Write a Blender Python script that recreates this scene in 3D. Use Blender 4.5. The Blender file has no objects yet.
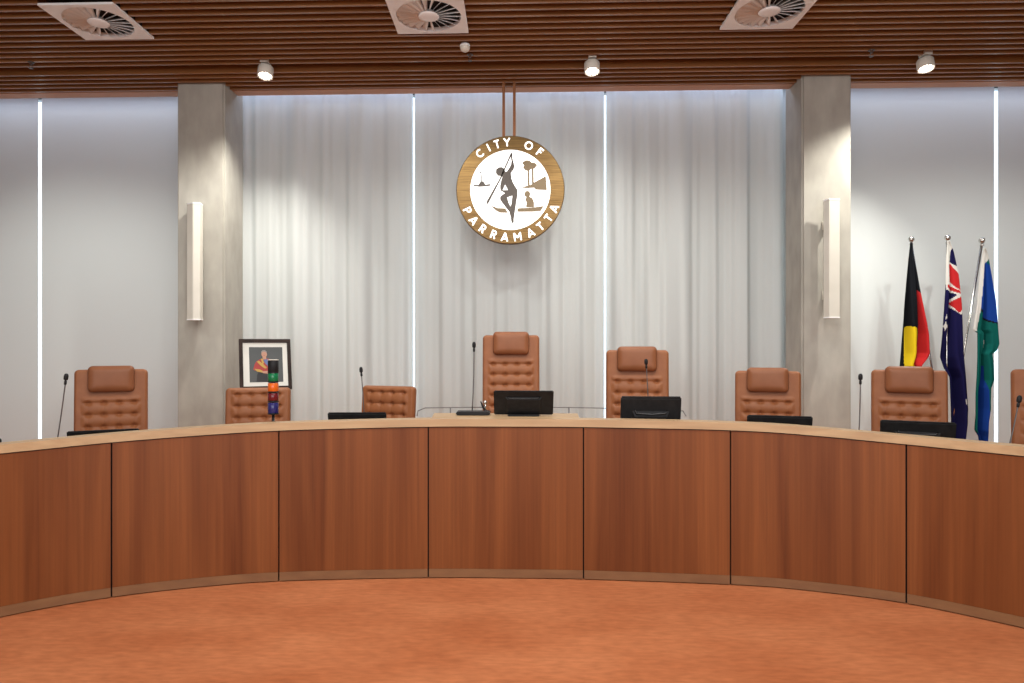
import bpy, bmesh, math, random
from mathutils import Vector, Matrix
random.seed(7)
PI = math.pi
SC = bpy.context.scene
COL = SC.collection

# ------------------------------------------------------------------ camera, world, big lights, exposure
F, CX, CY, ZC = 682.667, 493.0, 347.0, 1.40
TH = math.atan(22.0 / F)
cam = bpy.data.cameras.new('camera'); cam.sensor_width = 36; cam.lens = 36 * F / 1024
cam.shift_x = (512 - CX) / 1024; cam.shift_y = (CY - 341.5) / 1024
cam.clip_start = .05; cam.clip_end = 200
camo = bpy.data.objects.new('camera', cam); COL.objects.link(camo)
camo.location = (0, 0, ZC); camo.rotation_euler = (PI/2, 0, TH)
SC.camera = camo

def at(px, py, d):
    """world point seen at photo pixel px,py at depth d along the view axis"""
    a = (px - CX) / F * d; h = -(py - CY) / F * d
    return Vector((a*math.cos(TH) - d*math.sin(TH), a*math.sin(TH) + d*math.cos(TH), ZC + h))

world = bpy.data.worlds.new('overcast_sky'); SC.world = world; world.use_nodes = True
bg = world.node_tree.nodes['Background']; bg.inputs[0].default_value = (.78, .88, 1, 1); bg.inputs[1].default_value = 2.6

SC.view_settings.view_transform = 'Standard'; SC.view_settings.look = 'None'
SC.view_settings.exposure = 0.12; SC.view_settings.gamma = 1; SC.view_settings.use_curve_mapping = False
try:
    SC.cycles.use_denoising = True; SC.cycles.denoiser = 'OPENIMAGEDENOISE'
    SC.cycles.max_bounces = 7; SC.cycles.sample_clamp_indirect = 6
except Exception: pass

def area(name, loc, sx, sy, power, color, rot=(0, 0, 0), spread=PI):
    l = bpy.data.lights.new(name, 'AREA'); l.shape = 'RECTANGLE'; l.size = sx; l.size_y = sy
    l.energy = power; l.color = color; l.spread = spread
    o = bpy.data.objects.new(name, l); COL.objects.link(o); o.location = loc; o.rotation_euler = rot
    return o
NEUT = (1, .965, .93)
CEIL = ZC + 2.69
area('ceiling_fill_light', (0, 3.0, CEIL-.06), 5.0, .5, 120, NEUT, (math.radians(12), 0, 0))  # unseen area light, added to brighten the room
area('ceiling_fill_light', (0, 0.6, CEIL-.06), 6.0, 0.8, 160, NEUT, (math.radians(25), 0, 0))  # second added fill, out of view at ceiling level
area('rear_fill_light', (0, -5.6, 2.0), 10.0, 2.6, 330, (.93, .97, 1.0), (PI/2, 0, 0))  # unseen area light added for neutral frontal fill; the rear wall has no window
# row of ceiling wall washers just in front of the first visible batten
for x_, e_ in ((-5.3, 165), (-4.0, 60), (-2.0, 80), (-.7, 70), (.8, 70), (2.1, 80), (4.0, 70), (5.3, 150)):
    l_ = bpy.data.lights.new('wall_washer', 'SPOT'); l_.energy = e_; l_.color = (.97, 1, .94); l_.spot_size = math.radians(84); l_.spot_blend = .8; l_.shadow_soft_size = .05
    o_ = bpy.data.objects.new('wall_washer', l_); COL.objects.link(o_); o_.location = (x_, 5.0, CEIL-.06)
    o_.rotation_euler = (Vector((x_*.92, 7.6, .6)) - o_.location).to_track_quat('-Z', 'Y').to_euler()
# area light added in the recess for the cool glow atop the blinds
area('recess_glow_light', (0, 7.40, CEIL+.18), 12.5, .14, 26, (.62, .74, 1.0))

# ------------------------------------------------------------------ materials
MATS = {}
def mat(name, color, rough=.5, metal=0, spec=.5, emit=None, es=0, coat=0):
    m = bpy.data.materials.new(name); m.use_nodes = True; b = m.node_tree.nodes['Principled BSDF']
    b.inputs['Base Color'].default_value = (*color, 1); b.inputs['Roughness'].default_value = rough
    b.inputs['Metallic'].default_value = metal; b.inputs['Specular IOR Level'].default_value = spec
    b.inputs['Coat Weight'].default_value = coat
    if emit: b.inputs['Emission Color'].default_value = (*emit, 1); b.inputs['Emission Strength'].default_value = es
    MATS[name] = m; return m
def nodes(m): return m.node_tree.nodes, m.node_tree.links, m.node_tree.nodes['Principled BSDF']
def noise_color(m, c1, c2, scale=(1, 1, 1), ns=5, detail=4, p1=.35, p2=.65, bump=0, rand=False, coord='Object', dist=0, bdist=.01, extra=None):
    N, L, B = nodes(m)
    tc = N.new('ShaderNodeTexCoord'); mp = N.new('ShaderNodeMapping'); mp.inputs['Scale'].default_value = scale
    L.new(tc.outputs[coord], mp.inputs[0])
    if rand:
        oi = N.new('ShaderNodeObjectInfo'); mu = N.new('ShaderNodeMath'); mu.operation = 'MULTIPLY'; mu.inputs[1].default_value = 37
        L.new(oi.outputs['Random'], mu.inputs[0]); cb = N.new('ShaderNodeCombineXYZ'); L.new(mu.outputs[0], cb.inputs[0]); L.new(mu.outputs[0], cb.inputs[1])
        L.new(cb.outputs[0], mp.inputs['Location'])
    n = N.new('ShaderNodeTexNoise'); n.inputs['Scale'].default_value = ns; n.inputs['Detail'].default_value = detail; n.inputs['Distortion'].default_value = dist
    L.new(mp.outputs[0], n.inputs['Vector'])
    r = N.new('ShaderNodeValToRGB'); r.color_ramp.elements[0].position = p1; r.color_ramp.elements[1].position = p2
    r.color_ramp.elements[0].color = (*c1, 1); r.color_ramp.elements[1].color = (*c2, 1)
    L.new(n.outputs['Fac'], r.inputs[0]); out = r.outputs[0]
    if extra:   # second, finer noise multiplied in
        mp2 = N.new('ShaderNodeMapping'); mp2.inputs['Scale'].default_value = extra[0]; L.new(tc.outputs[coord], mp2.inputs[0])
        n2 = N.new('ShaderNodeTexNoise'); n2.inputs['Scale'].default_value = extra[1]; n2.inputs['Detail'].default_value = 5; L.new(mp2.outputs[0], n2.inputs['Vector'])
        r2 = N.new('ShaderNodeMapRange'); r2.inputs['From Min'].default_value = .3; r2.inputs['From Max'].default_value = .7
        r2.inputs['To Min'].default_value = extra[2]; r2.inputs['To Max'].default_value = extra[3]; L.new(n2.outputs['Fac'], r2.inputs[0])
        mx = N.new('ShaderNodeMix'); mx.data_type = 'RGBA'; mx.blend_type = 'MULTIPLY'; mx.inputs[0].default_value = 1
        L.new(out, mx.inputs[6]); L.new(r2.outputs[0], mx.inputs[7]); out = mx.outputs[2]
    L.new(out, B.inputs['Base Color'])
    if bump:
        bp = N.new('ShaderNodeBump'); bp.inputs['Strength'].default_value = bump; bp.inputs['Distance'].default_value = bdist
        L.new(n.outputs['Fac'], bp.inputs['Height']); L.new(bp.outputs[0], B.inputs['Normal'])
    return m

panel_wood = noise_color(mat('panel_wood', (.2, .07, .03), .45, spec=.3), (.142, .038, .0085), (.275, .090, .0245), (4.2, 4.2, .22), 1.1, 6, .28, .74, rand=True, dist=1.2,
                         extra=((60, 60, .8), 1.2, .86, 1.08))
light_wood = noise_color(mat('light_wood', (.6, .4, .2), .45), (.46, .30, .16), (.55, .38, .21), (1.2, 6, 12), 2, 4)
kick_wood = noise_color(mat('kick_wood', (.4, .2, .1), .5), (.20, .095, .040), (.24, .12, .05), (3, 3, 8), 2, 4)
slat_wood = noise_color(mat('slat_wood', (.2, .07, .03), .30), (.23, .095, .030), (.31, .135, .046), (.25, 8, 8), 1.5, 4)
fascia_wood = noise_color(mat('fascia_wood', (.5, .3, .2), .5), (.50, .26, .15), (.56, .30, .18), (.3, 8, 8), 2, 3)
carpet = noise_color(mat('carpet', (.5, .16, .06), .95, spec=.1), (.41, .130, .050), (.52, .190, .080), (.9, 1.6, 1), 1.6, 8, .3, .7,
                     extra=((13, 40, 1), 1.0, .84, 1.10))
concrete = noise_color(mat('concrete', (.5, .47, .4), .85, spec=.2), (.34, .32, .28), (.43, .41, .365), (1, 1, .7), 2.2, 8, .3, .7, bump=.15,
                       extra=((6, 6, 2.5), 1.5, .88, 1.06))
wall_paint = noise_color(mat('wall_paint', (.6, .57, .55), .9), (.58, .55, .52), (.62, .59, .56), (1, 1, 1), 1, 2)
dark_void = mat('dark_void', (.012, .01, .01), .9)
blackp = noise_color(mat('black_plastic', (.012, .012, .013), .5, spec=.22), (.010, .010, .011), (.016, .016, .017), (1, 1, 1), 30, 2)
glossblack = mat('gloss_black', (.006, .006, .006), .18)
leather = noise_color(mat('brown_leather', (.4, .15, .06), .5, spec=.35), (.265, .092, .034), (.32, .118, .045), (1, 1, 1), 14, 6, .3, .7, bump=.12, bdist=.002)
leather_pad = noise_color(mat('headrest_leather', (.36, .12, .05), .48, spec=.35), (.24, .085, .034), (.29, .105, .043), (1, 1, 1), 10, 6, .3, .7, bump=.1, bdist=.002)
chrome = mat('steel', (.6, .58, .55), .22, 1)
darksteel = mat('dark_steel', (.16, .15, .15), .4, 1)
white_metal = noise_color(mat('white_metal', (.6, .57, .5), .5), (.60, .57, .50), (.64, .61, .54), (1, 1, 1), 5, 2)
vent_metal = noise_color(mat('vent_metal', (.7, .62, .56), .5), (.84, .84, .84), (.88, .88, .88), (1, 1, 1), 5, 2)
brass = mat('brushed_brass', (.62, .42, .2), .36, 1)
def brushed(m):
    N, L, B = nodes(m); tc = N.new('ShaderNodeTexCoord'); mp = N.new('ShaderNodeMapping'); mp.inputs['Scale'].default_value = (1.2, 1, 40)
    n = N.new('ShaderNodeTexNoise'); n.inputs['Scale'].default_value = 3; n.inputs['Detail'].default_value = 5
    L.new(tc.outputs['Object'], mp.inputs[0]); L.new(mp.outputs[0], n.inputs['Vector'])
    r = N.new('ShaderNodeValToRGB'); r.color_ramp.elements[0].color = (.07, .040, .017, 1); r.color_ramp.elements[1].color = (.17, .105, .042, 1)
    r.color_ramp.elements[0].position = .3; r.color_ramp.elements[1].position = .7
    L.new(n.outputs['Fac'], r.inputs[0]); L.new(r.outputs[0], B.inputs['Base Color'])
    bp = N.new('ShaderNodeBump'); bp.inputs['Strength'].default_value = .12; bp.inputs['Distance'].default_value = .003; L.new(n.outputs['Fac'], bp.inputs['Height']); L.new(bp.outputs[0], B.inputs['Normal'])
brushed(brass)
bronze = mat('bronze_tube', (.25, .10, .04), .4, .6)
sign_white = mat('lit_opal_face', (.9, .9, .88), .4, emit=(1, .98, .94), es=1.02)
letter_white = mat('lit_letter', (.9, .9, .88), .4, emit=(1, .98, .94), es=1.0)
motif = mat('motif_metal', (.065, .05, .04), .45, .3)
lamp_emit = mat('lamp_lens', (1, 1, 1), .3, emit=(1, .93, .8), es=22)

def cloth_mat(name, color, trans=.3, clear=0.0, rough=.9, tcol=None):
    m = bpy.data.materials.new(name); m.use_nodes = True; N, L = m.node_tree.nodes, m.node_tree.links; N.clear()
    o = N.new('ShaderNodeOutputMaterial'); d = N.new('ShaderNodeBsdfDiffuse'); t = N.new('ShaderNodeBsdfTranslucent'); mx = N.new('ShaderNodeMixShader')
    tc = N.new('ShaderNodeTexCoord'); n = N.new('ShaderNodeTexNoise'); n.inputs['Scale'].default_value = 160; L.new(tc.outputs['Object'], n.inputs['Vector'])
    r = N.new('ShaderNodeValToRGB'); r.color_ramp.elements[0].color = (*[c*.96 for c in color], 1); r.color_ramp.elements[1].color = (*color, 1)
    L.new(n.outputs['Fac'], r.inputs[0]); L.new(r.outputs[0], d.inputs[0]); t.inputs[0].default_value = (*(tcol or color), 1)
    mx.inputs[0].default_value = trans; L.new(d.outputs[0], mx.inputs[1]); L.new(t.outputs[0], mx.inputs[2]); last = mx.outputs[0]
    if clear:
        tr = N.new('ShaderNodeBsdfTransparent'); m2 = N.new('ShaderNodeMixShader'); m2.inputs[0].default_value = clear
        L.new(last, m2.inputs[1]); L.new(tr.outputs[0], m2.inputs[2]); last = m2.outputs[0]
    L.new(last, o.inputs[0]); return m
sheer = cloth_mat('sheer_curtain_cloth', (.69, .715, .705), .26, .05)
blind_cloth = cloth_mat('blind_cloth', (.66, .685, .68), .12)
def glass_mat():
    m = bpy.data.materials.new('window_glass'); m.use_nodes = True; N, L = m.node_tree.nodes, m.node_tree.links; N.clear()
    o = N.new('ShaderNodeOutputMaterial'); g = N.new('ShaderNodeBsdfGlossy'); g.inputs['Roughness'].default_value = .02
    t = N.new('ShaderNodeBsdfTransparent'); t.inputs[0].default_value = (.9, .96, .97, 1); mx = N.new('ShaderNodeMixShader'); mx.inputs[0].default_value = .08
    L.new(t.outputs[0], mx.inputs[1]); L.new(g.outputs[0], mx.inputs[2]); L.new(mx.outputs[0], o.inputs[0]); return m
glass = glass_mat()

# ------------------------------------------------------------------ helpers
def link(name, bm, m, parent=None, smooth=False, loc=None):
    me = bpy.data.meshes.new(name); bmesh.ops.recalc_face_normals(bm, faces=bm.faces[:]) if not getattr(bm, 'keep', False) else None
    bm.to_mesh(me); bm.free()
    for x in (m if isinstance(m, (list, tuple)) else [m]): me.materials.append(x)
    if smooth:
        for p in me.polygons: p.use_smooth = True
    o = bpy.data.objects.new(name, me); COL.objects.link(o)
    if parent: o.parent = parent
    if loc: o.location = loc
    return o
def smooth_angle(o, deg=35):
    me = o.data
    for p in me.polygons: p.use_smooth = True
    me.set_sharp_from_angle(angle=math.radians(deg)); return o
def thing(name, label, cat, loc=(0, 0, 0), rz=0, group=None):
    o = bpy.data.objects.new(name, None); COL.objects.link(o); o.location = loc; o.rotation_euler = (0, 0, rz); o.empty_display_size = .1
    return tag(o, label, cat, group)
def tag(o, label, cat, group=None):
    o['label'] = label; o['category'] = cat
    if group: o['group'] = group
    return o
def struct(o): o['kind'] = 'structure'; return o
def copy_tree(o, parent=None):
    c = o.copy(); COL.objects.link(c)
    if parent: c.parent = parent
    for ch in [x for x in KIDS(o)]: copy_tree(ch, c)
    return c
def KIDS(o): return [x for x in bpy.data.objects if x.parent == o]
def box(bm, x0, x1, y0, y1, z0, z1, mi=0):
    v = [bm.verts.new((x, y, z)) for x in (x0, x1) for y in (y0, y1) for z in (z0, z1)]
    for q in ((0, 1, 3, 2), (4, 6, 7, 5), (0, 4, 5, 1), (2, 3, 7, 6), (0, 2, 6, 4), (1, 5, 7, 3)):
        f = bm.faces.new([v[i] for i in q]); f.material_index = mi
    return v
def bbox(x0, x1, y0, y1, z0, z1, bev=.005, seg=2):
    bm = bmesh.new(); box(bm, x0, x1, y0, y1, z0, z1)
    bmesh.ops.bevel(bm, geom=bm.edges[:], offset=bev, segments=seg, affect='EDGES'); return bm
def tube(bm, pts, r, n=10, caps=True, mi=0):
    pts = [Vector(p) for p in pts]; rs = r if isinstance(r, (list, tuple)) else [r]*len(pts); rings = []
    for i, p in enumerate(pts):
        t = (pts[min(i+1, len(pts)-1)] - pts[max(i-1, 0)]).normalized()
        a = t.cross(Vector((0, 0, 1)) if abs(t.z) < .95 else Vector((1, 0, 0))).normalized(); b = t.cross(a)
        rings.append([bm.verts.new(p + (a*math.cos(2*PI*k/n) + b*math.sin(2*PI*k/n))*rs[i]) for k in range(n)])
    for A, B in zip(rings, rings[1:]):
        for k in range(n): f = bm.faces.new((A[k], A[(k+1) % n], B[(k+1) % n], B[k])); f.material_index = mi
    if caps:
        f = bm.faces.new(rings[0]); f.material_index = mi; f = bm.faces.new(rings[-1]); f.material_index = mi
def lathe(bm, prof, n=24, c=(0, 0, 0), mi=0):
    c = Vector(c); rings = []
    for r, z in prof:
        rings.append([bm.verts.new(c + Vector((r*math.cos(2*PI*k/n), r*math.sin(2*PI*k/n), z))) for k in range(n)])
    for A, B in zip(rings, rings[1:]):
        for k in range(n): f = bm.faces.new((A[k], A[(k+1) % n], B[(k+1) % n], B[k])); f.material_index = mi
    for R in (rings[0], rings[-1]): f = bm.faces.new(R); f.material_index = mi
def lerp(pts, x):
    if x <= pts[0][0]: return pts[0][1]
    for (a, b), (c, d) in zip(pts, pts[1:]):
        if x <= c: return b + (d-b)*(x-a)/(c-a)
    return pts[-1][1]

# ------------------------------------------------------------------ room shell
YW = 7.62          # blind plane
bm = bmesh.new(); box(bm, -7, 7, -6, 8.2, -.1, 0); struct(link('floor', bm, carpet))
for n, c in (('wall_left', (-7.2, -7, -6, 8.2)), ('wall_right', (7, 7.2, -6, 8.2)), ('wall_rear', (-7.2, 7.2, -6.2, -6))):
    bm = bmesh.new(); box(bm, *c, 0, CEIL+.6); struct(link(n, bm, wall_paint))
bm = bmesh.new()   # soffit behind the pelmet, spandrel under it, sill wall
box(bm, -7, 7, 7.95, 8.15, CEIL+.30, CEIL+.6); box(bm, -7, 7, 7.95, 8.15, 0, .18)
struct(link('wall_front', bm, wall_paint))
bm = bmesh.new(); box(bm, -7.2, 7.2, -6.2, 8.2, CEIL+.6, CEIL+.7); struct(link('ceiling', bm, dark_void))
# timber batten ceiling
bm = bmesh.new(); y = 7.06; k = 0; PITCH = .1065; SKIP = (5,)
def vent_xy(pxl, pxr, pyf):
    d = (CEIL-ZC)*F/(CY-pyf); a = at(pxl, pyf, d); b = at(pxr, pyf, d); return ((a.x+b.x)/2, (a.y+b.y)/2 - .29)
VENTS = [vent_xy(85, 153, 37.3), vent_xy(398, 468, 31.3), vent_xy(720.5, 792.5, 27.0)]
def slat(bm, y0, y1):
    xs = [GX0]
    for vx, vy in VENTS:
        if y1 > vy-.29 and y0 < vy+.29: xs += [vx-.30, vx+.30]
    xs.append(GX1)
    for a, b in zip(xs[::2], xs[1::2]): box(bm, a, b, y0, y1, CEIL, CEIL+.11)
GX0, GX1 = -6.98, 6.98
while y > 2.0:
    if k not in SKIP: slat(bm, y-.026, y)
    y -= PITCH; k += 1
while y > -5.9:
    box(bm, GX0, GX1, y-.2, y, CEIL, CEIL+.11); y -= PITCH*2
struct(link('ceiling', bm, slat_wood))
bm = bmesh.new()
for x0, x1 in ((-6.98, -3.47), (-2.97, 2.855), (3.35, 6.98)):
    box(bm, x0, x1, 7.085, 7.22, CEIL, CEIL+.02); box(bm, x0, x1, 7.20, 7.22, CEIL+.02, CEIL+.30)
    box(bm, x0, x1, 7.06, 7.085, CEIL+.03, CEIL+.16)
struct(link('trim_1', bm, fascia_wood))
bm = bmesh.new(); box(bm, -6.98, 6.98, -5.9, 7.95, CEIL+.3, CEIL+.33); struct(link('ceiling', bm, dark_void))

# columns
def column(x0, x1, y0, y1, name):
    bm = bmesh.new(); box(bm, x0, x1, y0, y1, 0, CEIL+.45)
    ve = [e for e in bm.edges if abs(e.verts[0].co.z - e.verts[1].co.z) > 1]
    bmesh.ops.bevel(bm, geom=ve, offset=.018, segments=2, affect='EDGES')
    o = link(name, bm, concrete); struct(o); return o
column(-3.468, -2.975, 6.90, 7.39, 'trim_2'); column(2.86, 3.345, 6.90, 7.33, 'trim_3')

# windows behind the blinds
def window(name, x0, x1, mull):
    bm = bmesh.new(); t = .05
    xs = [x0] + mull + [x1]
    for x in xs: box(bm, x-t/2, x+t/2, 7.98, 8.08, .18, CEIL+.32)
    for z in (.18, CEIL+.27): box(bm, x0, x1, 7.99, 8.07, z, z+.05)
    o = struct(link(name, bm, darksteel))
    bm = bmesh.new(); box(bm, x0, x1, 8.03, 8.04, .2, CEIL+.3); link('pane', bm, glass, o)
window('window_1', -6.97, -3.5, [-5.9, -4.5]); window('window_2', -3.4, 3.3, [-2.1, -.2, .2, 2.0]); window('window_3', 3.4, 6.97, [4.5, 6.0])

# roller blinds with daylight gaps between them
def xat(px, Y):   # X where the ray through px meets the plane Y
    s = (px-CX)/F; c, n = math.cos(TH), math.sin(TH)
    d = Y/(s*n + c); return s*d*c - d*n
def blind(x0, x1, label):
    t = thing('roller_blind', label, 'roller blind', ((x0+x1)/2, YW, CEIL+.28), 0, 'roller blinds over the windows'); w = (x1-x0)/2
    bm = bmesh.new(); box(bm, -w, w, -.002, .002, -(CEIL+.28)+.2, 0); link('fabric', bm, blind_cloth, t)
    bm = bmesh.new(); tube(bm, [(-w, .03, .0), (w, .03, .0)], .03, 14); link('roller_tube', bm, white_metal, t, True)
    bm = bmesh.new(); tube(bm, [(-w, 0, -(CEIL+.28)+.19), (w, 0, -(CEIL+.28)+.19)], .012, 10); link('bottom_rail', bm, white_metal, t, True)
GW = .021
gl = xat(40, YW); g1 = xat(413, YW); g2 = xat(605, YW); gr = xat(996, YW)
blind(-6.95, gl-GW, 'plain grey blind at the far left edge, left of the bright slit')
blind(gl+GW, -3.36, 'wide plain grey blind between the left slit and the left concrete column')
blind(-3.30, g1-.02, 'blind behind the left white curtain')
blind(g1+.02, g2-.02, 'blind behind the middle white curtain and round sign')
blind(g2+.02, 3.06, 'blind behind the right white curtain')
blind(3.30, gr-GW, 'plain grey blind behind the three flags, beside the right column')
blind(gr+GW, 6.95, 'plain grey blind at the far right edge, right of the flags')

# sheer curtains
def curtain(x0, x1, seed, label):
    R = random.Random(seed); t = thing('sheer_curtain', label, 'curtain', ((x0+x1)/2, 7.50, CEIL+.26), 0, 'white sheer curtains between the columns')
    bm = bmesh.new(); nx = int((x1-x0)/.010); H = CEIL+.26-.04
    k = [(R.uniform(9, 13), R.uniform(0, 6), .024), (R.uniform(16, 21), R.uniform(0, 6), .026), (R.uniform(36, 46), R.uniform(0, 6), .010), (R.uniform(3, 5), R.uniform(0, 6), .012), (R.uniform(60, 75), R.uniform(0, 6), .004)]
    rows = []
    zs = [0, .15, .4, .9, 1.5, 2.2, 3.0, 3.7, H]
    for j, dz in enumerate(zs):
        row = []; g = .55 + .45*min(1, dz/2.5)
        for i in range(nx+1):
            x = x0 + (x1-x0)*i/nx
            y = sum(a*math.sin(f*x + p + .22*math.sin(dz*.8 + q)) for q, (f, p, a) in enumerate(k))
            y = .08*math.tanh(y/.055)
            row.append(bm.verts.new((x-(x0+x1)/2, y*g, -dz)))
        rows.append(row)
    for a, b in zip(rows, rows[1:]):
        for i in range(nx): bm.faces.new((a[i], a[i+1], b[i+1], b[i]))
    link('cloth', bm, sheer, t, True)
    bm = bmesh.new(); box(bm, -(x1-x0)/2, (x1-x0)/2, -.015, .015, .0, .03); link('track', bm, white_metal, t)
c1, c2 = xat(414, 7.5), xat(605.5, 7.5)
curtain(-3.12, c1-.011, 3, 'white sheer curtain left of the round sign, beside the left column')
curtain(c1+.011, c2-.011, 8, 'white sheer curtain directly behind the hanging round sign')
curtain(c2+.011, xat(783, 7.5), 12, 'white sheer curtain right of the round sign, ending at the right column')

# ------------------------------------------------------------------ raised floor behind the desk
bm = bmesh.new(); box(bm, -.85, 1.65, 4.75, 6.85, 0, .13); struct(link('floor', bm, carpet))

# ------------------------------------------------------------------ curved desk
CP = [(-3.62, .6), (-3.58, 1.2), (-3.50, 1.9), (-3.30, 2.55), (-3.02, 3.02), (-2.66, 3.445), (-2.251, 3.74), (-1.75, 3.945), (-1.30, 4.045), (-.50, 4.12), (0, 4.128),
      (.45, 4.12), (1.31, 4.052), (1.70, 3.965), (2.13, 3.79), (2.527, 3.475), (2.90, 3.09), (3.22, 2.60), (3.44, 1.95), (3.54, 1.2), (3.58, .6)]
def catmull(P, n=14):
    out = []
    for i in range(len(P)-1):
        p0 = Vector(P[max(i-1, 0)]); p1 = Vector(P[i]); p2 = Vector(P[i+1]); p3 = Vector(P[min(i+2, len(P)-1)])
        for k in range(n):
            t = k/n; out.append(.5*((2*p1) + (p2-p0)*t + (2*p0-5*p1+4*p2-p3)*t*t + (3*p1-p0-3*p2+p3)*t**3))
    out.append(Vector(P[-1])); return out
RAW = catmull(CP); S = [0]
for a, b in zip(RAW, RAW[1:]): S.append(S[-1] + (b-a).length)
def curve_at(s):
    s = max(0, min(S[-1], s)); import bisect
    i = min(max(bisect.bisect_right(S, s)-1, 0), len(RAW)-2); t = (s-S[i])/(S[i+1]-S[i]); p = RAW[i].lerp(RAW[i+1], t)
    q = curve_raw(min(S[-1], s+.06)) - curve_raw(max(0, s-.06)); T = q.normalized(); return p, Vector((-T.y, T.x))   # point, outward normal (to the seats)
def curve_raw(s):
    import bisect
    i = min(max(bisect.bisect_right(S, s)-1, 0), len(RAW)-2); t = (s-S[i])/(S[i+1]-S[i]); return RAW[i].lerp(RAW[i+1], t)
HT = [(-3.0, .845), (-2.66, .847), (-2.25, .869), (-1.41, .903), (-.53, .919), (.41, .9195), (1.26, .9125), (1.64, .899), (2.13, .868), (2.53, .858), (3.0, .85)]
def htop(x):    # smoothed panel height
    return sum(lerp(HT, x+d) for d in (-.2, -.1, 0, .1, .2))/5
def s_of_px(px):   # arc length where the ray through px meets the curve
    def q(s):
        p = curve_raw(s); return CX + F*(p.x*math.cos(TH) + p.y*math.sin(TH))/(-p.x*math.sin(TH) + p.y*math.cos(TH))
    lo, hi = S[-1]*.22, S[-1]*.78
    for _ in range(50):
        m_ = (lo+hi)/2
        if q(m_) < px: lo = m_
        else: hi = m_
    return lo
def d_off(px, off):   # depth where the ray through px is `off` behind the desk front
    best = None
    for k in range(900):
        p, n = curve_at(S[-1]*(.2+.6*k/900)); p = p + n*off
        d = -p.x*math.sin(TH) + p.y*math.cos(TH); a = p.x*math.cos(TH) + p.y*math.sin(TH); e = abs(CX + F*a/d - px)
        if best is None or e < best[0]: best = (e, d)
    return best[1]
desk = thing('curved_desk', 'long curved council desk of reddish brown timber panels with pale timber top edge', 'desk')
def strip(bm, s0, s1, o0, o1, z0, z1, n=None):
    """bar following the curve; o0/o1 offsets to the seat side; z0,z1 numbers or functions of x"""
    n = n or max(2, int((s1-s0)/.05)); f = lambda z, x: z(x) if callable(z) else z; rings = []
    for i in range(n+1):
        p, nn = curve_at(s0 + (s1-s0)*i/n); a = p + nn*o0; b = p + nn*o1
        rings.append([bm.verts.new((a.x, a.y, f(z0, p.x))), bm.verts.new((b.x, b.y, f(z0, p.x))), bm.verts.new((b.x, b.y, f(z1, p.x))), bm.verts.new((a.x, a.y, f(z1, p.x)))])
    for A, B in zip(rings, rings[1:]):
        for k in range(4): bm.faces.new((A[k], A[(k+1) % 4], B[(k+1) % 4], B[k]))
    bm.faces.new(rings[0]); bm.faces.new(rings[-1])
seams = [s_of_px(p) for p in (111.5, 278.8, 428.3, 583.5, 730.5, 906.3)]
w = .93
seams = [0.0, seams[0]-3*w, seams[0]-2*w, seams[0]-w] + seams + [seams[-1]+w, seams[-1]+2*w, seams[-1]+3*w, S[-1]]
seams = [s for i, s in enumerate(seams) if 0 <= s <= S[-1]]
g = .0042
for a, b in zip(seams, seams[1:]):
    if b-a < .1: continue
    bm = bmesh.new(); strip(bm, a+g, b-g, 0, .022, .0565, lambda x: htop(x)-.006); o = link('front_panel', bm, panel_wood, desk)
    bm = bmesh.new(); strip(bm, a+g, b-g, -.003, .022, .006, .056); link('kick_strip', bm, kick_wood, o)
bm = bmesh.new(); strip(bm, 0, S[-1], .023, .05, .0, lambda x: htop(x)-.002); link('carcass', bm, dark_void, desk)
bm = bmesh.new(); strip(bm, 0, S[-1], -.006, .10, lambda x: htop(x), lambda x: htop(x)+.045)
link('top_rail', bm, light_wood, desk)
bm = bmesh.new(); strip(bm, 0, S[-1], .101, .60, .70, .73); link('worktop', bm, light_wood, desk)
bm = bmesh.new(); strip(bm, 0, S[-1], .085, .10, .70, lambda x: htop(x)-.002); link('upstand', bm, light_wood, desk)
s0, s1 = s_of_px(431), s_of_px(580)
bm = bmesh.new(); strip(bm, s0, s1, .101, .36, .935, .9655); link('raised_top', bm, light_wood, desk)
bm = bmesh.new(); strip(bm, s0+.01, s0+.04, .11, .34, .73, .935); link('support', bm, light_wood, desk)
bm = bmesh.new(); strip(bm, s1-.04, s1-.01, .11, .34, .73, .935); link('support', bm, light_wood, desk)

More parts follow.
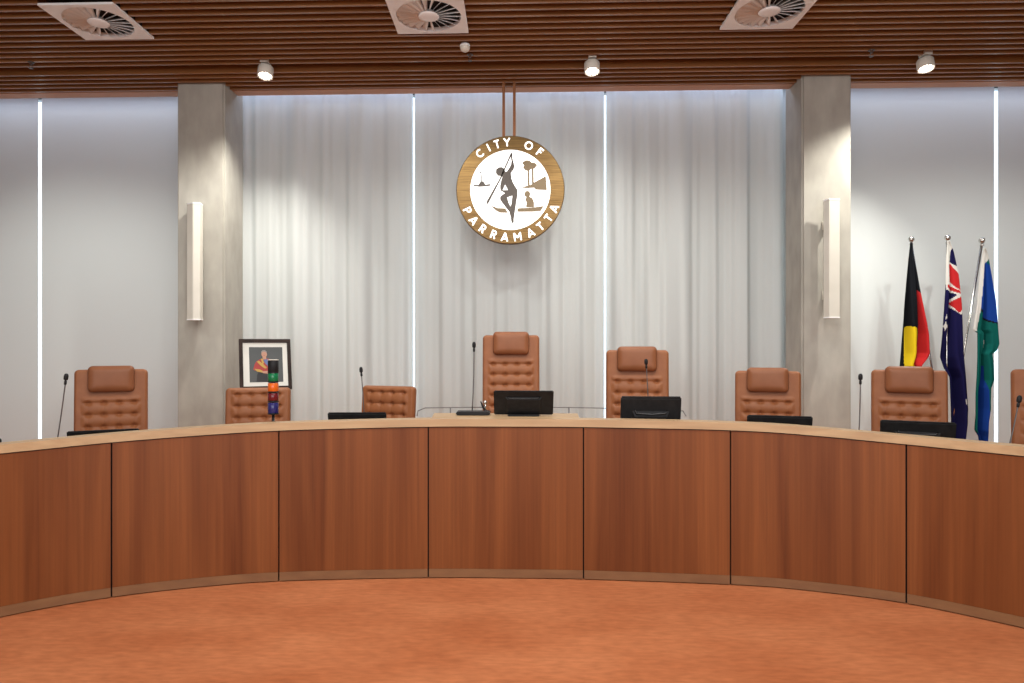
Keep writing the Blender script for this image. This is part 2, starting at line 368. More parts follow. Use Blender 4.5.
# ------------------------------------------------------------------ chairs
def puff(w, h, T, r, nu=30, nv=30, tuft=None, roll=.03, back_roll=.02, bulge=0.0):
    """padded rounded panel in XZ, front towards -Y, bottom at z=0"""
    bm = bmesh.new()
    def outline(u, v):
        x, z = u*w/2, v*h/2; ax, az = abs(x)-(w/2-r), abs(z)-(h/2-r)
        if ax > 0 and az > 0:
            k = max(ax, az)/math.hypot(ax, az); ax *= k; az *= k
            x = math.copysign(w/2-r+ax, x); z = math.copysign(h/2-r+az, z)
        return x, z
    def edge(x, z):
        ax, az = abs(x)-(w/2-r), abs(z)-(h/2-r)
        if ax > 0 and az > 0: return max(0, r - math.hypot(ax, az))
        return max(0, min(w/2-abs(x), h/2-abs(z)))
    def sp(i, n):
        t = -1 + 2*i/n; return math.copysign(1-(1-abs(t))**1.15, t)
    G = [[], []]
    for side in (0, 1):
        for j in range(nv+1):
            row = []
            for i in range(nu+1):
                if side and (i in (0, nu) or j in (0, nv)): row.append(G[0][j][i]); continue
                x, z = outline(sp(i, nu), sp(j, nv)); e = edge(x, z)
                if side == 0:
                    q = min(1, e/roll); y = -T*.5 - T*.5*math.sqrt(max(0, 1-(1-q)**2)) - bulge*(1-(2*x/w)**2)*(1-(2*z/h)**2)
                    if tuft: y -= tuft(x, z+h/2)
                else:
                    q = min(1, e/back_roll); y = -T*.5 + T*.5*math.sqrt(max(0, 1-(1-q)**2))
                row.append(bm.verts.new((x, y, z+h/2)))
            G[side].append(row)
    for side in (0, 1):
        for j in range(nv):
            for i in range(nu):
                q = [G[side][j][i], G[side][j][i+1], G[side][j+1][i+1], G[side][j+1][i]]
                bm.faces.new(q if side == 0 else q[::-1])
    return bm
def tufting(w, h, top_gap, sp=.092, rows=8):
    xs = [(-1.5+k)*.104 for k in range(4)]; zs = [h - top_gap - sp*k for k in range(rows)]
    def f(x, z):
        m = max(0, min(1, (w/2-.045-abs(x))/.03))
        if z > zs[0]+.05: return 0
        k = (zs[0]-z)/sp; ph = k - math.floor(k)          # 0 at a button row
        ridge = abs(math.sin(PI*k))**.7
        a = .014*ridge*(.62+.38*abs(math.sin(PI*(x/.104+.5)))**.7)
        if z > zs[0]: a = .012*math.sin(min(1, (z-zs[0])/.05)*PI)*.8
        d = 0
        for bx in xs:
            for bz in zs:
                q = ((x-bx)/.020)**2 + ((z-bz)/.015)**2
                if q < 9: d += math.exp(-q)
        return m*(a - .020*min(1, d))
    return f
TILT = math.radians(5)
def make_chair(high, label, lift=0.0):
    t = thing('office_chair', label, 'chair', group='tan leather chairs behind the desk')
    W = .505; H = .77 if high else .595; z0 = .475
    bk = link('backrest', puff(W, H, .075, .035, 100, 150 if high else 120, tufting(W, H, .262 if high else .058), roll=.022), leather, t, True)
    bk.location = (0, .02, z0+lift); bk.rotation_euler = (-TILT, 0, 0)
    if high:
        hr = link('headrest', puff(.318, .205, .075, .035, 30, 24, None, .05, .05, .012), leather_pad, t, True)
        hr.location = (0, .02+math.sin(TILT)*(H-.165)-.058, z0+lift+(H-.165)*math.cos(TILT)-.010); hr.rotation_euler = (-TILT, 0, 0)
    s = link('seat', puff(.52, .50, .10, .05, 20, 20, None, .05, .03, .01), leather, t, True)
    s.rotation_euler = (-PI/2, 0, 0); s.location = (0, -.48, .43+lift)
    bm = bmesh.new(); box(bm, -.09, .09, -.34, -.10, .37+lift, .43+lift); link('tilt_mechanism', bm, blackp, t)
    bm = bmesh.new(); tube(bm, [(0, -.22, .10), (0, -.22, .25+lift)], .028, 14); tube(bm, [(0, -.22, .25), (0, -.22, .37+lift)], .016, 12); link('gas_lift', bm, chrome, t, True)
    bm = bmesh.new()
    for k in range(5):
        a = 2*PI*k/5+.3; e = (.27*math.cos(a), -.22+.27*math.sin(a))
        tube(bm, [(0, -.22, .115), (e[0], e[1], .075)], [.024, .013], 8)
    link('base', bm, chrome, t, True)
    for k in range(5):
        a = 2*PI*k/5+.3; e = (.27*math.cos(a), -.22+.27*math.sin(a)); bm = bmesh.new(); ca, sa = math.cos(a), math.sin(a)
        for q in (-.014, .014):
            tube(bm, [(e[0]-sa*(q-.008), e[1]+ca*(q-.008), .03), (e[0]-sa*(q+.008), e[1]+ca*(q+.008), .03)], .03, 14)
        tube(bm, [(e[0], e[1], .03), (e[0], e[1], .072)], .007, 8)
        link('caster', bm, blackp, t)
    bm = bmesh.new(); tube(bm, [(0, -.12, .40+lift), (0, .03, .41+lift), (0, .055, .52+lift), (0, .09, .72+lift)], .022, 8); link('back_bracket', bm, blackp, t, True)
    return t
high = make_chair(True, ''); mayor = make_chair(True, '', .105); low = make_chair(False, '')
used = set()
def place(proto, px, d, z, yaw, label, zs=1.0, xs=1.0):
    o = proto if proto.name not in used else copy_tree(proto)
    used.add(proto.name); o.scale = (xs, 1, zs); p = at(px, 400, d); o.location = (p.x, p.y, z); o.rotation_euler = (0, 0, math.radians(yaw)); o['label'] = label
    return o
place(high, 111.5, 5.25, 0, 28, 'high-back tufted tan leather chair at far left, behind the left desk microphone', .985, .99)
place(low, 258, 5.5, 0, 12, 'low-back tufted tan leather chair in front of the framed portrait')
place(low, 387.3, 5.75, .0, -20, 'low-back tufted tan leather chair turned slightly, left of the tallest chair')
place(mayor, 511, 6.05, .155, 0, 'tallest tan leather chair with headrest, below the round sign')
place(high, 637, 5.58, .13, -11, 'high-back tan leather chair right of the tallest chair, microphone in front')
place(high, 767.5, 5.5, 0, -20, 'high-back tan leather chair in front of the right concrete column', .968, .985)
place(high, 909, 5.1, 0, -26, 'high-back tan leather chair in front of the three flags', .985, .98)
place(high, 1058, 4.6, 0, -30, 'tan leather chair cut off by the right edge of the photo')

# ------------------------------------------------------------------ monitors
def make_monitor(label):
    t = thing('monitor', label, 'monitor', group='black monitors on the desk, backs to the camera')
    W, H = .372, .225; L = math.radians(22)
    rot = Matrix.Rotation(L, 4, 'X'); off = Matrix.Translation((0, 0, .006))
    def fin(bm): bm.transform(off @ rot); return bm
    d = link('display', fin(bbox(-W/2, W/2, 0, .022, 0, H, .006)), blackp, t)
    link('screen', fin(bbox(-W/2+.012, W/2-.012, .0221, .0235, .012, H-.012, .0005, 1)), glossblack, d)
    bm = bmesh.new(); v = box(bm, -.115, .115, -.012, -.0005, .02, H-.055)
    for q in v:
        if q.co.y < -.01: q.co.x *= .86; q.co.z = .03 if q.co.z < .1 else q.co.z-.02
    link('rear_housing', fin(bm), blackp, d)
    bm = bmesh.new(); pts = [(-.10, -.002, H-.050), (-.09, -.012, H-.060), (0, -.016, H-.063), (.09, -.012, H-.060), (.10, -.002, H-.050)]
    tube(bm, pts, .004, 8); link('handle', fin(bm), glossblack, d, True)
    bm = bmesh.new(); tube(bm, [(0, -.005, .06), (0, .03, .012)], .02, 10); link('neck', bm, blackp, t, True)
    link('stand', bbox(-.10, .10, -.05, .12, 0, .014, .004), blackp, t)
    return t
mon = make_monitor('')
def place_mon(o, px, py_top, d, yaw, label, s=1):
    ztop = at(px, py_top, d).z; p = at(px, 400, d); zb = .9665 if s == 9 else .731
    h = .006 + .225*math.cos(math.radians(22)); z = zb
    o.location = (p.x, p.y, z); o.rotation_euler = (0, 0, math.radians(yaw)); o['label'] = label
    sc = (ztop-z)/(h); o.scale = (1, 1, sc) if s != 9 else (1, 1, sc)
    return o
mons = [(523.5, 390.5, 4.31, 0, 'black monitor standing highest on the desk, before the tallest chair', 9),
        (649.5, 397, d_off(649.5, .28), -4, 'black monitor right of centre, before the chair with a microphone over it', 1),
        (778, 415.5, d_off(778, .30), -14, 'black monitor barely above the desk edge, before the right column', 1),
        (916, 421, d_off(916, .32), -24, 'black monitor in front of the chair beside the flags', 1),
        (359, 412.3, d_off(359, .32), 3, 'thin black monitor top before the turned low-back chair', 1),
        (105, 429.3, d_off(102, .33), 26, 'thin black monitor top before the far left chair', 1)]
for i, m_ in enumerate(mons):
    o = mon if i == 0 else copy_tree(mon); place_mon(o, *m_)

# ------------------------------------------------------------------ gooseneck microphones
def mic(head, foot, d, z0, label, pad=False):
    h = at(*head, d); f = at(*foot, d); f.z = max(f.z, z0) if False else f.z
    dirv = (f-h); t_ = (z0+.03 - h.z)/dirv.z; b = h + dirv*t_
    t = thing('gooseneck_microphone', label, 'microphone', (b.x, b.y, z0), 0, 'black gooseneck microphones on the desk')
    H = h - Vector((b.x, b.y, z0)); bm = bmesh.new()
    if pad:
        link('base', bbox(-.10, .115, -.05, .07, 0, .022, .006), blackp, t)
    else:
        lathe(bm, [(.045, 0), (.045, .012), (.02, .02), (.012, .035)], 20); link('base', bm, blackp, t, True)
    bm = bmesh.new(); dn = H.normalized(); n = 8; pts = []
    for k in range(n+1):
        q = k/n; pts.append(Vector((0, 0, .02)) + (H - Vector((0, 0, .02)))*q + Vector((.004*math.sin(PI*q), 0, 0)))
    tube(bm, pts, .0034, 8); link('stalk', bm, darksteel, t, True)
    dn = (pts[-1]-pts[-2]).normalized(); bm = bmesh.new(); u = [(-.030, .005), (-.027, .0085), (-.010, .0085), (-.008, .0065), (-.004, .0065), (-.002, .012), (.006, .014), (.02, .014), (.03, .011), (.034, .005)]
    tube(bm, [H + dn*(a-.02) for a, _ in u], [r*.85 for _, r in u], 14); link('microphone_head', bm, blackp, t, True)
mic((66.2, 376), (57, 437), d_off(57, .2), .73, 'gooseneck microphone left of the far left chair, leaning right')
mic((361, 369), (363.5, 412), d_off(364, .52), .73, 'gooseneck microphone at the left edge of the turned low-back chair')
mic((474, 344), (472, 413), 4.37, .9665, 'tall upright gooseneck microphone on flat black base beside the highest monitor', True)
mic((646, 361), (647.5, 397), d_off(647, .50), .73, 'gooseneck microphone in front of the chair right of centre')
mic((860.5, 376), (858.5, 429), d_off(858, .2), .73, 'gooseneck microphone before the right column, left of the flags chair')
mic((1019.5, 398), (1009, 443), d_off(1009, .2), .73, 'gooseneck microphone at the far right edge, leaning right')
mic((-1.0, 441), (-8, 470), d_off(-5, .2), .73, 'microphone head just showing at the far left edge of the desk')

# small silver and black device beside the centre microphone
p = at(486, 412, 4.50)
t = thing('desk_clip', 'small black clip with silver ball tip beside the tall centre microphone', 'clip', (p.x, p.y, .9665))
bm = bmesh.new(); tube(bm, [(-.035, 0, .075), (-.018, 0, .035), (.0, 0, .012), (.03, 0, .006)], [.004, .008, .009, .006], 10); link('arm', bm, blackp, t, True)
bm = bmesh.new(); bmesh.ops.create_uvsphere(bm, u_segments=16, v_segments=10, radius=.013, matrix=Matrix.Translation((-.006, 0, .068))); tube(bm, [(-.006, 0, .055), (-.004, 0, .02)], .006, 10); link('ball_tip', bm, chrome, t, True)

# ------------------------------------------------------------------ wire rail behind the desk centre
t = thing('wire_rail', 'thin grey wire rail on small posts behind the centre chairs', 'rail')
d = 6.45; bm = bmesh.new(); pts = [at(417, 416, d-.5), at(418, 411, d-.5)]
for px in range(425, 680, 8): pts.append(at(px, 407.2 + abs(px-510)**2/170**2*3.0, d))
pts += [at(683, 411, d-.4), at(686, 416, d-.5)]
tube(bm, pts, .0042, 8); link('rail_wire', bm, darksteel, t, True)
for px in (450.5, 569, 655):
    a = at(px, 407.4 + abs(px-510)**2/170**2*3.0, d); bm = bmesh.new(); tube(bm, [(a.x, a.y, a.z), (a.x, a.y, .13 if -.85 < a.x < 1.65 else 0)], .006, 8); link('post', bm, darksteel, t, True)

# ------------------------------------------------------------------ signal tower
TD = d_off(273, .2); p = at(273.2, 420, TD)
t = thing('signal_tower', 'stacked speaker timer light with green, orange, red and blue segments', 'signal light', (p.x, p.y, .731))
d = TD
def zz(py): return at(273, py, d).z - .731
def lens(n, c, e): return mat(n, c, .25, emit=c, es=e, coat=.3)
R = 5.2/F*TD
bm = bmesh.new(); lathe(bm, [(.05, 0), (.05, .012), (.012, .02), (.008, zz(414))], 20); link('pole', bm, darksteel, t, True)
for nm, y0, y1, m_ in (('cap', 372.5, 360.3, blackp), ('green_lens', 381.2, 373, lens('green_lens', (.0, .15, .05), .08)), ('orange_lens', 391.2, 383, lens('orange_lens', (.62, .11, .006), .15)),
                       ('red_lens', 400.5, 393, lens('red_lens', (.13, .004, .008), .03)), ('blue_lens', 413, 402.5, lens('blue_lens', (.014, .014, .12), .05))):
    bm = bmesh.new(); lathe(bm, [(R-.002, zz(y0)), (R, zz(y0)+.003), (R, zz(y1)-.003), (R-.002, zz(y1))], 28); link(nm, bm, m_, t, True)
for y in (413.8, 401.6, 392.2, 382.1, 372.8):
    bm = bmesh.new(); lathe(bm, [(R-.003, zz(y)-.003), (R+.001, zz(y)-.002), (R+.001, zz(y)+.004), (R-.003, zz(y)+.005)], 28); link('ring', bm, blackp, t, True)
bm = bmesh.new(); lathe(bm, [(R-.002, zz(360.3)), (R+.001, zz(360.3)+.001), (R+.001, zz(359.6)), (R-.006, zz(359.3))], 28); link('top_rim', bm, white_metal, t, True)

# ------------------------------------------------------------------ framed portrait on an easel
FW, FH = .445, .465; YAW = math.radians(27); LEAN = math.radians(14)
bp_ = at(266.2, 389.9, 6.1)
t = thing('picture_frame', 'dark wooden frame with white mat holding a portrait of a person in red uniform', 'framed portrait', (bp_.x, bp_.y, bp_.z), YAW)
rl = Matrix.Rotation(-LEAN, 4, 'X')
def fr(bm): bm.transform(rl); return bm
frame_dark = noise_color(mat('frame_wood', (.02, .01, .008), .5, spec=.15), (.018, .010, .008), (.035, .018, .014), (1, 1, 1), 12, 3)
matb = mat('mat_board', (.74, .72, .66), .8)
bm = bmesh.new(); b = .031
box(bm, -FW/2, -FW/2+b, -.02, .005, 0, FH); box(bm, FW/2-b, FW/2, -.02, .005, 0, FH); box(bm, -FW/2+b, FW/2-b, -.02, .005, 0, b); box(bm, -FW/2+b, FW/2-b, -.02, .005, FH-b, FH)
link('frame', fr(bm), frame_dark, t)
bm = bmesh.new(); box(bm, -FW/2+b, FW/2-b, -.006, .003, b, FH-b); link('mat_board', fr(bm), matb, t)
# the print: flat picture, drawn as thin shapes (x,z in picture units 0..1)
PX0, PX1, PZ0, PZ1 = -.138, .150, .070, .392
pm = [mat('print_backdrop', (.05, .055, .055), .5), mat('print_skin', (.48, .25, .17), .6), mat('print_red', (.36, .03, .025), .6), mat('print_gold', (.5, .3, .06), .6),
      mat('print_blue', (.12, .16, .34), .6), mat('print_black', (.012, .012, .014), .6), mat('print_grey', (.25, .22, .2), .6), mat('print_light', (.6, .55, .5), .6)]
def pp(x, z): return (PX0 + (PX1-PX0)*x, PZ0 + (PZ1-PZ0)*z)
bm = bmesh.new(); LAY = [0]
def shape(pts, mi):
    LAY[0] += 1; y = -.0068 - .0006*LAY[0]
    f = bm.faces.new([bm.verts.new((pp(x, z)[0], y, pp(x, z)[1])) for x, z in pts]); f.material_index = mi
def oval(cx, cz, rx, rz, mi, n=20): shape([(cx+rx*math.cos(2*PI*k/n), cz+rz*math.sin(2*PI*k/n)) for k in range(n)], mi)
shape([(0, 0), (1, 0), (1, 1), (0, 1)], 0)
shape([(.20, .0), (.86, .0), (.84, .22), (.70, .36), (.30, .34), (.22, .2)], 5)                     # dark trousers
shape([(.11, .36), (.16, .52), (.22, .60), (.34, .66), (.56, .67), (.70, .62), (.78, .50), (.76, .34), (.66, .28), (.34, .30), (.16, .33)], 2)
shape([(.40, .66), (.52, .67), (.60, .52), (.56, .44), (.46, .54)], 4)
shape([(.56, .60), (.70, .58), (.73, .46), (.60, .44)], 4); shape([(.58, .56), (.66, .55), (.66, .49), (.59, .49)], 7)
shape([(.22, .58), (.28, .61), (.42, .50), (.52, .40), (.46, .38), (.34, .46)], 3); shape([(.34, .66), (.39, .67), (.44, .55), (.39, .50)], 3)
shape([(.14, .38), (.30, .36), (.42, .30), (.40, .26), (.22, .30)], 3)
shape([(.36, .30), (.52, .31), (.62, .27), (.58, .23), (.40, .25)], 1)                                   # hands
shape([(.40, .64), (.50, .64), (.51, .74), (.39, .74)], 1)
oval(.445, .79, .085, .09, 1); shape([(.36, .80), (.355, .86), (.40, .905), (.47, .91), (.52, .87), (.53, .80), (.50, .85), (.44, .865), (.385, .85)], 6)
shape([(.41, .765), (.48, .765), (.46, .755), (.43, .755)], 2)
link('portrait_print', fr(bm), pm, t)
t = thing('easel', 'small easel with pale pegs standing behind the left low-back chair', 'easel', (bp_.x, bp_.y, 0), YAW)
z = bp_.z
bm = bmesh.new(); box(bm, -.17, .17, -.012, .03, z-.05, z-.035); link('ledge', bm, frame_dark, t)
for x in (-.105, .105):
    bm = bmesh.new(); tube(bm, [(x, -.03, z-.042), (x, -.034, z+.010)], .006, 8); tube(bm, [(x, -.034, z-.012), (x, .04, z-.008)], .006, 8); link('peg', bm, white_metal, t, True)
for pts in (([-.03, .14, z+.25], [-.24, -.02, 0]), ([.03, .14, z+.25], [.24, -.02, 0]), ([0, .17, z+.25], [0, .36, 0])):
    bm = bmesh.new(); tube(bm, [pts[0], pts[1]], .012, 8); link('leg', bm, frame_dark, t, True)

# ------------------------------------------------------------------ column loudspeakers
def speaker(x0, x1, ridge, ytop, ybot, d, label, yaw):
    a = at(x0, ytop, d); b = at(x1, ybot, d); zt, zb = a.z, b.z; w = b.x-a.x; H = zt-zb
    rr = (ridge-x0)/(x1-x0)
    t = thing('column_speaker', label, 'loudspeaker', ((a.x+b.x)/2, (a.y+b.y)/2, zb), 0, 'column loudspeakers on the concrete columns')
    rx = -w/2 + w*rr
    # section: two visible faces meeting at a soft ridge, closed to the column side
    P = [(-w/2, .055), (-w/2+.006, .045), (rx-.006, -.005), (rx+.004, -.006), (w/2-.004, .012), (w/2, .02), (w/2-.01, .10), (-w/2+.02, .11)]
    bm = bmesh.new(); A = [bm.verts.new((x, y, .012)) for x, y in P]; B = [bm.verts.new((x, y, H-.012)) for x, y in P]; n = len(P)
    for k in range(n): bm.faces.new((A[k], A[(k+1) % n], B[(k+1) % n], B[k]))
    bm.faces.new(A); bm.faces.new(B[::-1]); link('cabinet', bm, white_metal, t)
    for n_, z0, z1 in (('end_cap', 0, .012), ('end_cap', H-.012, H)):
        bm = bmesh.new(); A = [bm.verts.new((x*1.04, y-.002, z0)) for x, y in P]; B = [bm.verts.new((x*1.04, y-.002, z1)) for x, y in P]; n = len(P)
        for k in range(n): bm.faces.new((A[k], A[(k+1) % n], B[(k+1) % n], B[k]))
        bm.faces.new(A); bm.faces.new(B[::-1]); link(n_, bm, vent_metal, t)
    gx0, gx1 = (-w/2+.016, rx-.012) if rr > .5 else (rx+.014, w/2-.014)
    yy = 6.90 - (a.y+b.y)/2
    for z in (H*.18, H*.78):
        bm = bmesh.new(); box(bm, -.02, .02, .08, yy, z, z+.05); box(bm, -.03, .03, yy-.008, yy, z-.02, z+.07); link('bracket', bm, white_metal, t)
    return t
speaker(184.3, 199.5, 193.3, 202.5, 320, 6.86, 'off-white column loudspeaker on the left concrete column', 0)
speaker(826.5, 840.5, 829.5, 198.5, 318, 6.62, 'off-white column loudspeaker on the right concrete column', 0)

# ------------------------------------------------------------------ ceiling diffusers
def make_diffuser():
    t = thing('swirl_diffuser', '', 'ceiling vent', group='square swirl air diffusers in the batten ceiling')
    W = .605; R = .262; N = 48; bm = bmesh.new(); z = -.014
    ring = [bm.verts.new((R*math.cos(2*PI*k/N), R*math.sin(2*PI*k/N), z)) for k in range(N)]
    sq = []
    for k in range(N):
        c, s = math.cos(2*PI*k/N), math.sin(2*PI*k/N); m_ = max(abs(c), abs(s)); sq.append(bm.verts.new((W/2*c/m_, W/2*s/m_, z)))
    up = [bm.verts.new((v.co.x, v.co.y, 0.004)) for v in sq]; inn = [bm.verts.new((v.co.x, v.co.y, .03)) for v in ring]
    for k in range(N):
        q = (k+1) % N; bm.faces.new((ring[k], ring[q], sq[q], sq[k])); bm.faces.new((sq[k], sq[q], up[q], up[k])); bm.faces.new((ring[k], inn[k], inn[q], ring[q]))
    link('face_plate', bm, vent_metal, t)
    bm = bmesh.new(); lathe(bm, [(R+.012, .02), (R+.012, .055), (.001, .055)], 32); link('plenum', bm, dark_void, t)
    bm = bmesh.new(); lathe(bm, [(.055, .02), (.085, -.014), (.08, -.02), (.05, -.024), (.001, -.026)], 32); link('hub', bm, vent_metal, t, True)
    n = 22
    for k in range(n):
        a0 = 2*PI*k/n; bm = bmesh.new(); m_ = 7; lo = []; hi = []
        for i in range(m_+1):
            r = .078 + (R-.078)*i/m_; a = a0 + .06*(i/m_); wd = .012 + .034*(i/m_); tn = Vector((-math.sin(a), math.cos(a), 0)); rd = Vector((math.cos(a), math.sin(a), 0))
            lo.append(rd*r + Vector((0, 0, -.016))); hi.append(rd*r + tn*wd + Vector((0, 0, .006+.024*i/m_)))
        V = []
        for off in (0, .0025): V.append([[bm.verts.new(p + Vector((0, 0, off))) for p in L_] for L_ in (lo, hi)])
        for i in range(m_):
            bm.faces.new((V[0][0][i], V[0][0][i+1], V[0][1][i+1], V[0][1][i])); bm.faces.new((V[1][0][i], V[1][1][i], V[1][1][i+1], V[1][0][i+1]))
            for e in (0, 1): bm.faces.new((V[0][e][i], V[1][e][i], V[1][e][i+1], V[0][e][i+1]))
        for i in (0, m_): bm.faces.new((V[0][0][i], V[0][1][i], V[1][1][i], V[1][0][i]))
        link('vane', bm, vent_metal, t, True)
    return t
dif = make_diffuser()
for i, lb in enumerate(('square swirl ceiling vent at the left', 'square swirl ceiling vent in the middle, above the small dome', 'square swirl ceiling vent at the right')):
    x, y = VENTS[i]
    o = dif if i == 0 else copy_tree(dif); o.location = (x, y, CEIL); o['label'] = lb

# small dome sensor and sprinklers
def ceil_at(px, py): return at(px, py, (CEIL-ZC)*F/(CY-py))
p = ceil_at(465, 44.5); t = thing('smoke_detector', 'small white dome detector on the ceiling right of the middle vent', 'detector', (p.x, p.y, CEIL))
bm = bmesh.new(); lathe(bm, [(.042, 0), (.046, -.012), (.044, -.02)], 24); link('mount', bm, vent_metal, t, True)
bm = bmesh.new(); lathe(bm, [(.044, -.02), (.045, -.03), (.040, -.046), (.030, -.058), (.015, -.065), (.001, -.066)], 24); link('dome', bm, white_metal, t, True)
def sprinkler():
    t = thing('sprinkler', '', 'sprinkler', group='small dark sprinklers under the battens')
    bm = bmesh.new(); lathe(bm, [(.028, 0), (.028, -.006), (.012, -.010), (.010, -.028)], 16); link('body', bm, darksteel, t, True)
    bm = bmesh.new(); tube(bm, [(-.012, 0, -.026), (-.014, 0, -.045), (0, 0, -.058)], .003, 6); tube(bm, [(.012, 0, -.026), (.014, 0, -.045), (0, 0, -.058)], .003, 6); link('yoke', bm, darksteel, t, True)
    bm = bmesh.new(); lathe(bm, [(.001, -.057), (.018, -.058), (.018, -.061), (.001, -.061)], 16); link('deflector', bm, darksteel, t)
    return t
sp = sprinkler()
for i, (px, py, lb) in enumerate(((31, 62, 'small dark sprinkler near the left slit of daylight'), (470, 54.5, 'small dark sprinkler beside the white dome detector'), (871.5, 50, 'small dark sprinkler left of the right spotlight'))):
    o = sp if i == 0 else copy_tree(sp); p = ceil_at(px, py); o.location = (p.x, p.y, CEIL); o['label'] = lb

# ------------------------------------------------------------------ track spotlights
def spotlight():
    t = thing('spotlight', '', 'spotlight', group='white ceiling spotlights near the columns')
    bm = bmesh.new(); box(bm, -.035, .035, -.05, .05, -.006, .03); link('canopy', bm, white_metal, t)
    bm = bmesh.new(); tube(bm, [(0, 0, -.004), (0, 0, -.045)], .009, 10); link('stem', bm, white_metal, t, True)
    rot = Matrix.Translation((0, 0, -.085)) @ Matrix.Rotation(math.radians(-14), 4, 'X')
    bm = bmesh.new(); lathe(bm, [(.03, .05), (.068, .046), (.072, .04), (.072, -.045), (.066, -.048), (.062, -.040), (.001, -.036)], 28); bm.transform(rot)
    link('head', bm, white_metal, t, True)
    for i, (x, y) in enumerate([(0, 0)] + [(.036*math.cos(k*PI/3), .036*math.sin(k*PI/3)) for k in range(6)]):
        bm = bmesh.new(); lathe(bm, [(.001, -.046), (.013, -.046), (.015, -.038)], 14, (x, y, 0)); bm.transform(rot); link('lens', bm, lamp_emit, t)
    return t
sl = spotlight()
for i, (px, py, lb) in enumerate(((265.5, 63, 'round white spotlight above the left column'), (592, 58.5, 'round white spotlight right of the hanging sign'), (925.5, 55.5, 'round white spotlight at the right, above the flags'))):
    o = sl if i == 0 else copy_tree(sl); p = ceil_at(px, py); o.location = (p.x, p.y, CEIL); o['label'] = lb
    l = bpy.data.lights.new('spotlight_beam', 'SPOT'); l.energy = (250, 60, 310)[i]; l.color = (1, .97, .88); l.spot_size = math.radians((100, 150, 100)[i]); l.spot_blend = 1; l.shadow_soft_size = .03
    lo = bpy.data.objects.new('spotlight_beam', l); COL.objects.link(lo); lo.location = (p.x, p.y+.012, CEIL-.155)
    tgt = (Vector((-3.05, 6.9, 1.2)), Vector((p.x, 6.6, 0)), Vector((3.10, 6.9, 1.2)))[i]; lo.rotation_euler = (tgt - lo.location).to_track_quat('-Z', 'Y').to_euler()

# ------------------------------------------------------------------ hanging round sign
SD = 6.95; cc = at(510.3, 190.5, SD); SR = 54*SD/F
sg = thing('round_sign', 'illuminated round council crest sign hanging from two rods before the curtains', 'sign', tuple(cc))
bm = bmesh.new(); prof = [(SR*.74, -.03), (SR-.006, -.03), (SR, -.024), (SR, .03), (SR*.74, .03)]
bm2 = bmesh.new(); rings = []
for r, y in prof: rings.append([bm.verts.new((r*math.sin(2*PI*k/96), y, r*math.cos(2*PI*k/96))) for k in range(96)])
for A, B in zip(rings, rings[1:]):
    for k in range(96): bm.faces.new((A[k], A[(k+1) % 96], B[(k+1) % 96], B[k]))
bm2.free(); smooth_angle(link('rim', bm, brass, sg), 40)
bm = bmesh.new(); RI = SR*.762
A = [bm.verts.new((RI*math.sin(2*PI*k/96), -.022, RI*math.cos(2*PI*k/96))) for k in range(96)]; B = [bm.verts.new((v.co.x, .028, v.co.z)) for v in A]
for k in range(96): bm.faces.new((A[k], A[(k+1) % 96], B[(k+1) % 96], B[k]))
bm.faces.new(A); bm.faces.new(B[::-1]); link('face_disc', bm, sign_white, sg)
for px in (503.7, 514.3):
    a = at(px, 135, SD); bm = bmesh.new(); x = a.x-cc.x; y0 = math.sqrt(SR**2-x**2)-.02; box(bm, x-.014, x+.014, -.012, .012, y0, CEIL+.05-cc.z); link('hanging_rod', bm, bronze, sg)
# letters
# each letter: strokes on a unit cap height, x centred
def arc_(cx, cy, rx, ry, a0, a1, n=18): return [(cx+rx*math.cos(math.radians(a0+(a1-a0)*k/n)), cy+ry*math.sin(math.radians(a0+(a1-a0)*k/n))) for k in range(n+1)]
BOWL = [(-.24, .42), (.02, .42)] + arc_(.02, .20, .22, .22, 90, -90, 10) + [(-.24, -.02)]
GLYPH = {'C': [arc_(.04, 0, .40, .42, 48, 312)], 'O': [arc_(0, 0, .42, .42, 0, 360, 28)], 'I': [[(0, -.5), (0, .5)]], 'T': [[(-.33, .42), (.33, .42)], [(0, -.5), (0, .42)]],
         'Y': [[(-.36, .5), (0, .02)], [(.36, .5), (0, .02)], [(0, .06), (0, -.5)]], 'F': [[(-.2, -.5), (-.2, .5)], [(-.2, .42), (.28, .42)], [(-.2, .03), (.2, .03)]],
         'P': [[(-.24, -.5), (-.24, .5)], BOWL], 'R': [[(-.24, -.5), (-.24, .5)], BOWL, [(.0, -.02), (.28, -.5)]],
         'A': [[(-.38, -.5), (0, .5)], [(.38, -.5), (0, .5)], [(-.26, -.22), (.26, -.22)]], 'M': [[(-.38, -.5), (-.38, .5)], [(.38, -.5), (.38, .5)], [(-.38, .46), (0, -.12)], [(.38, .46), (0, -.12)]]}
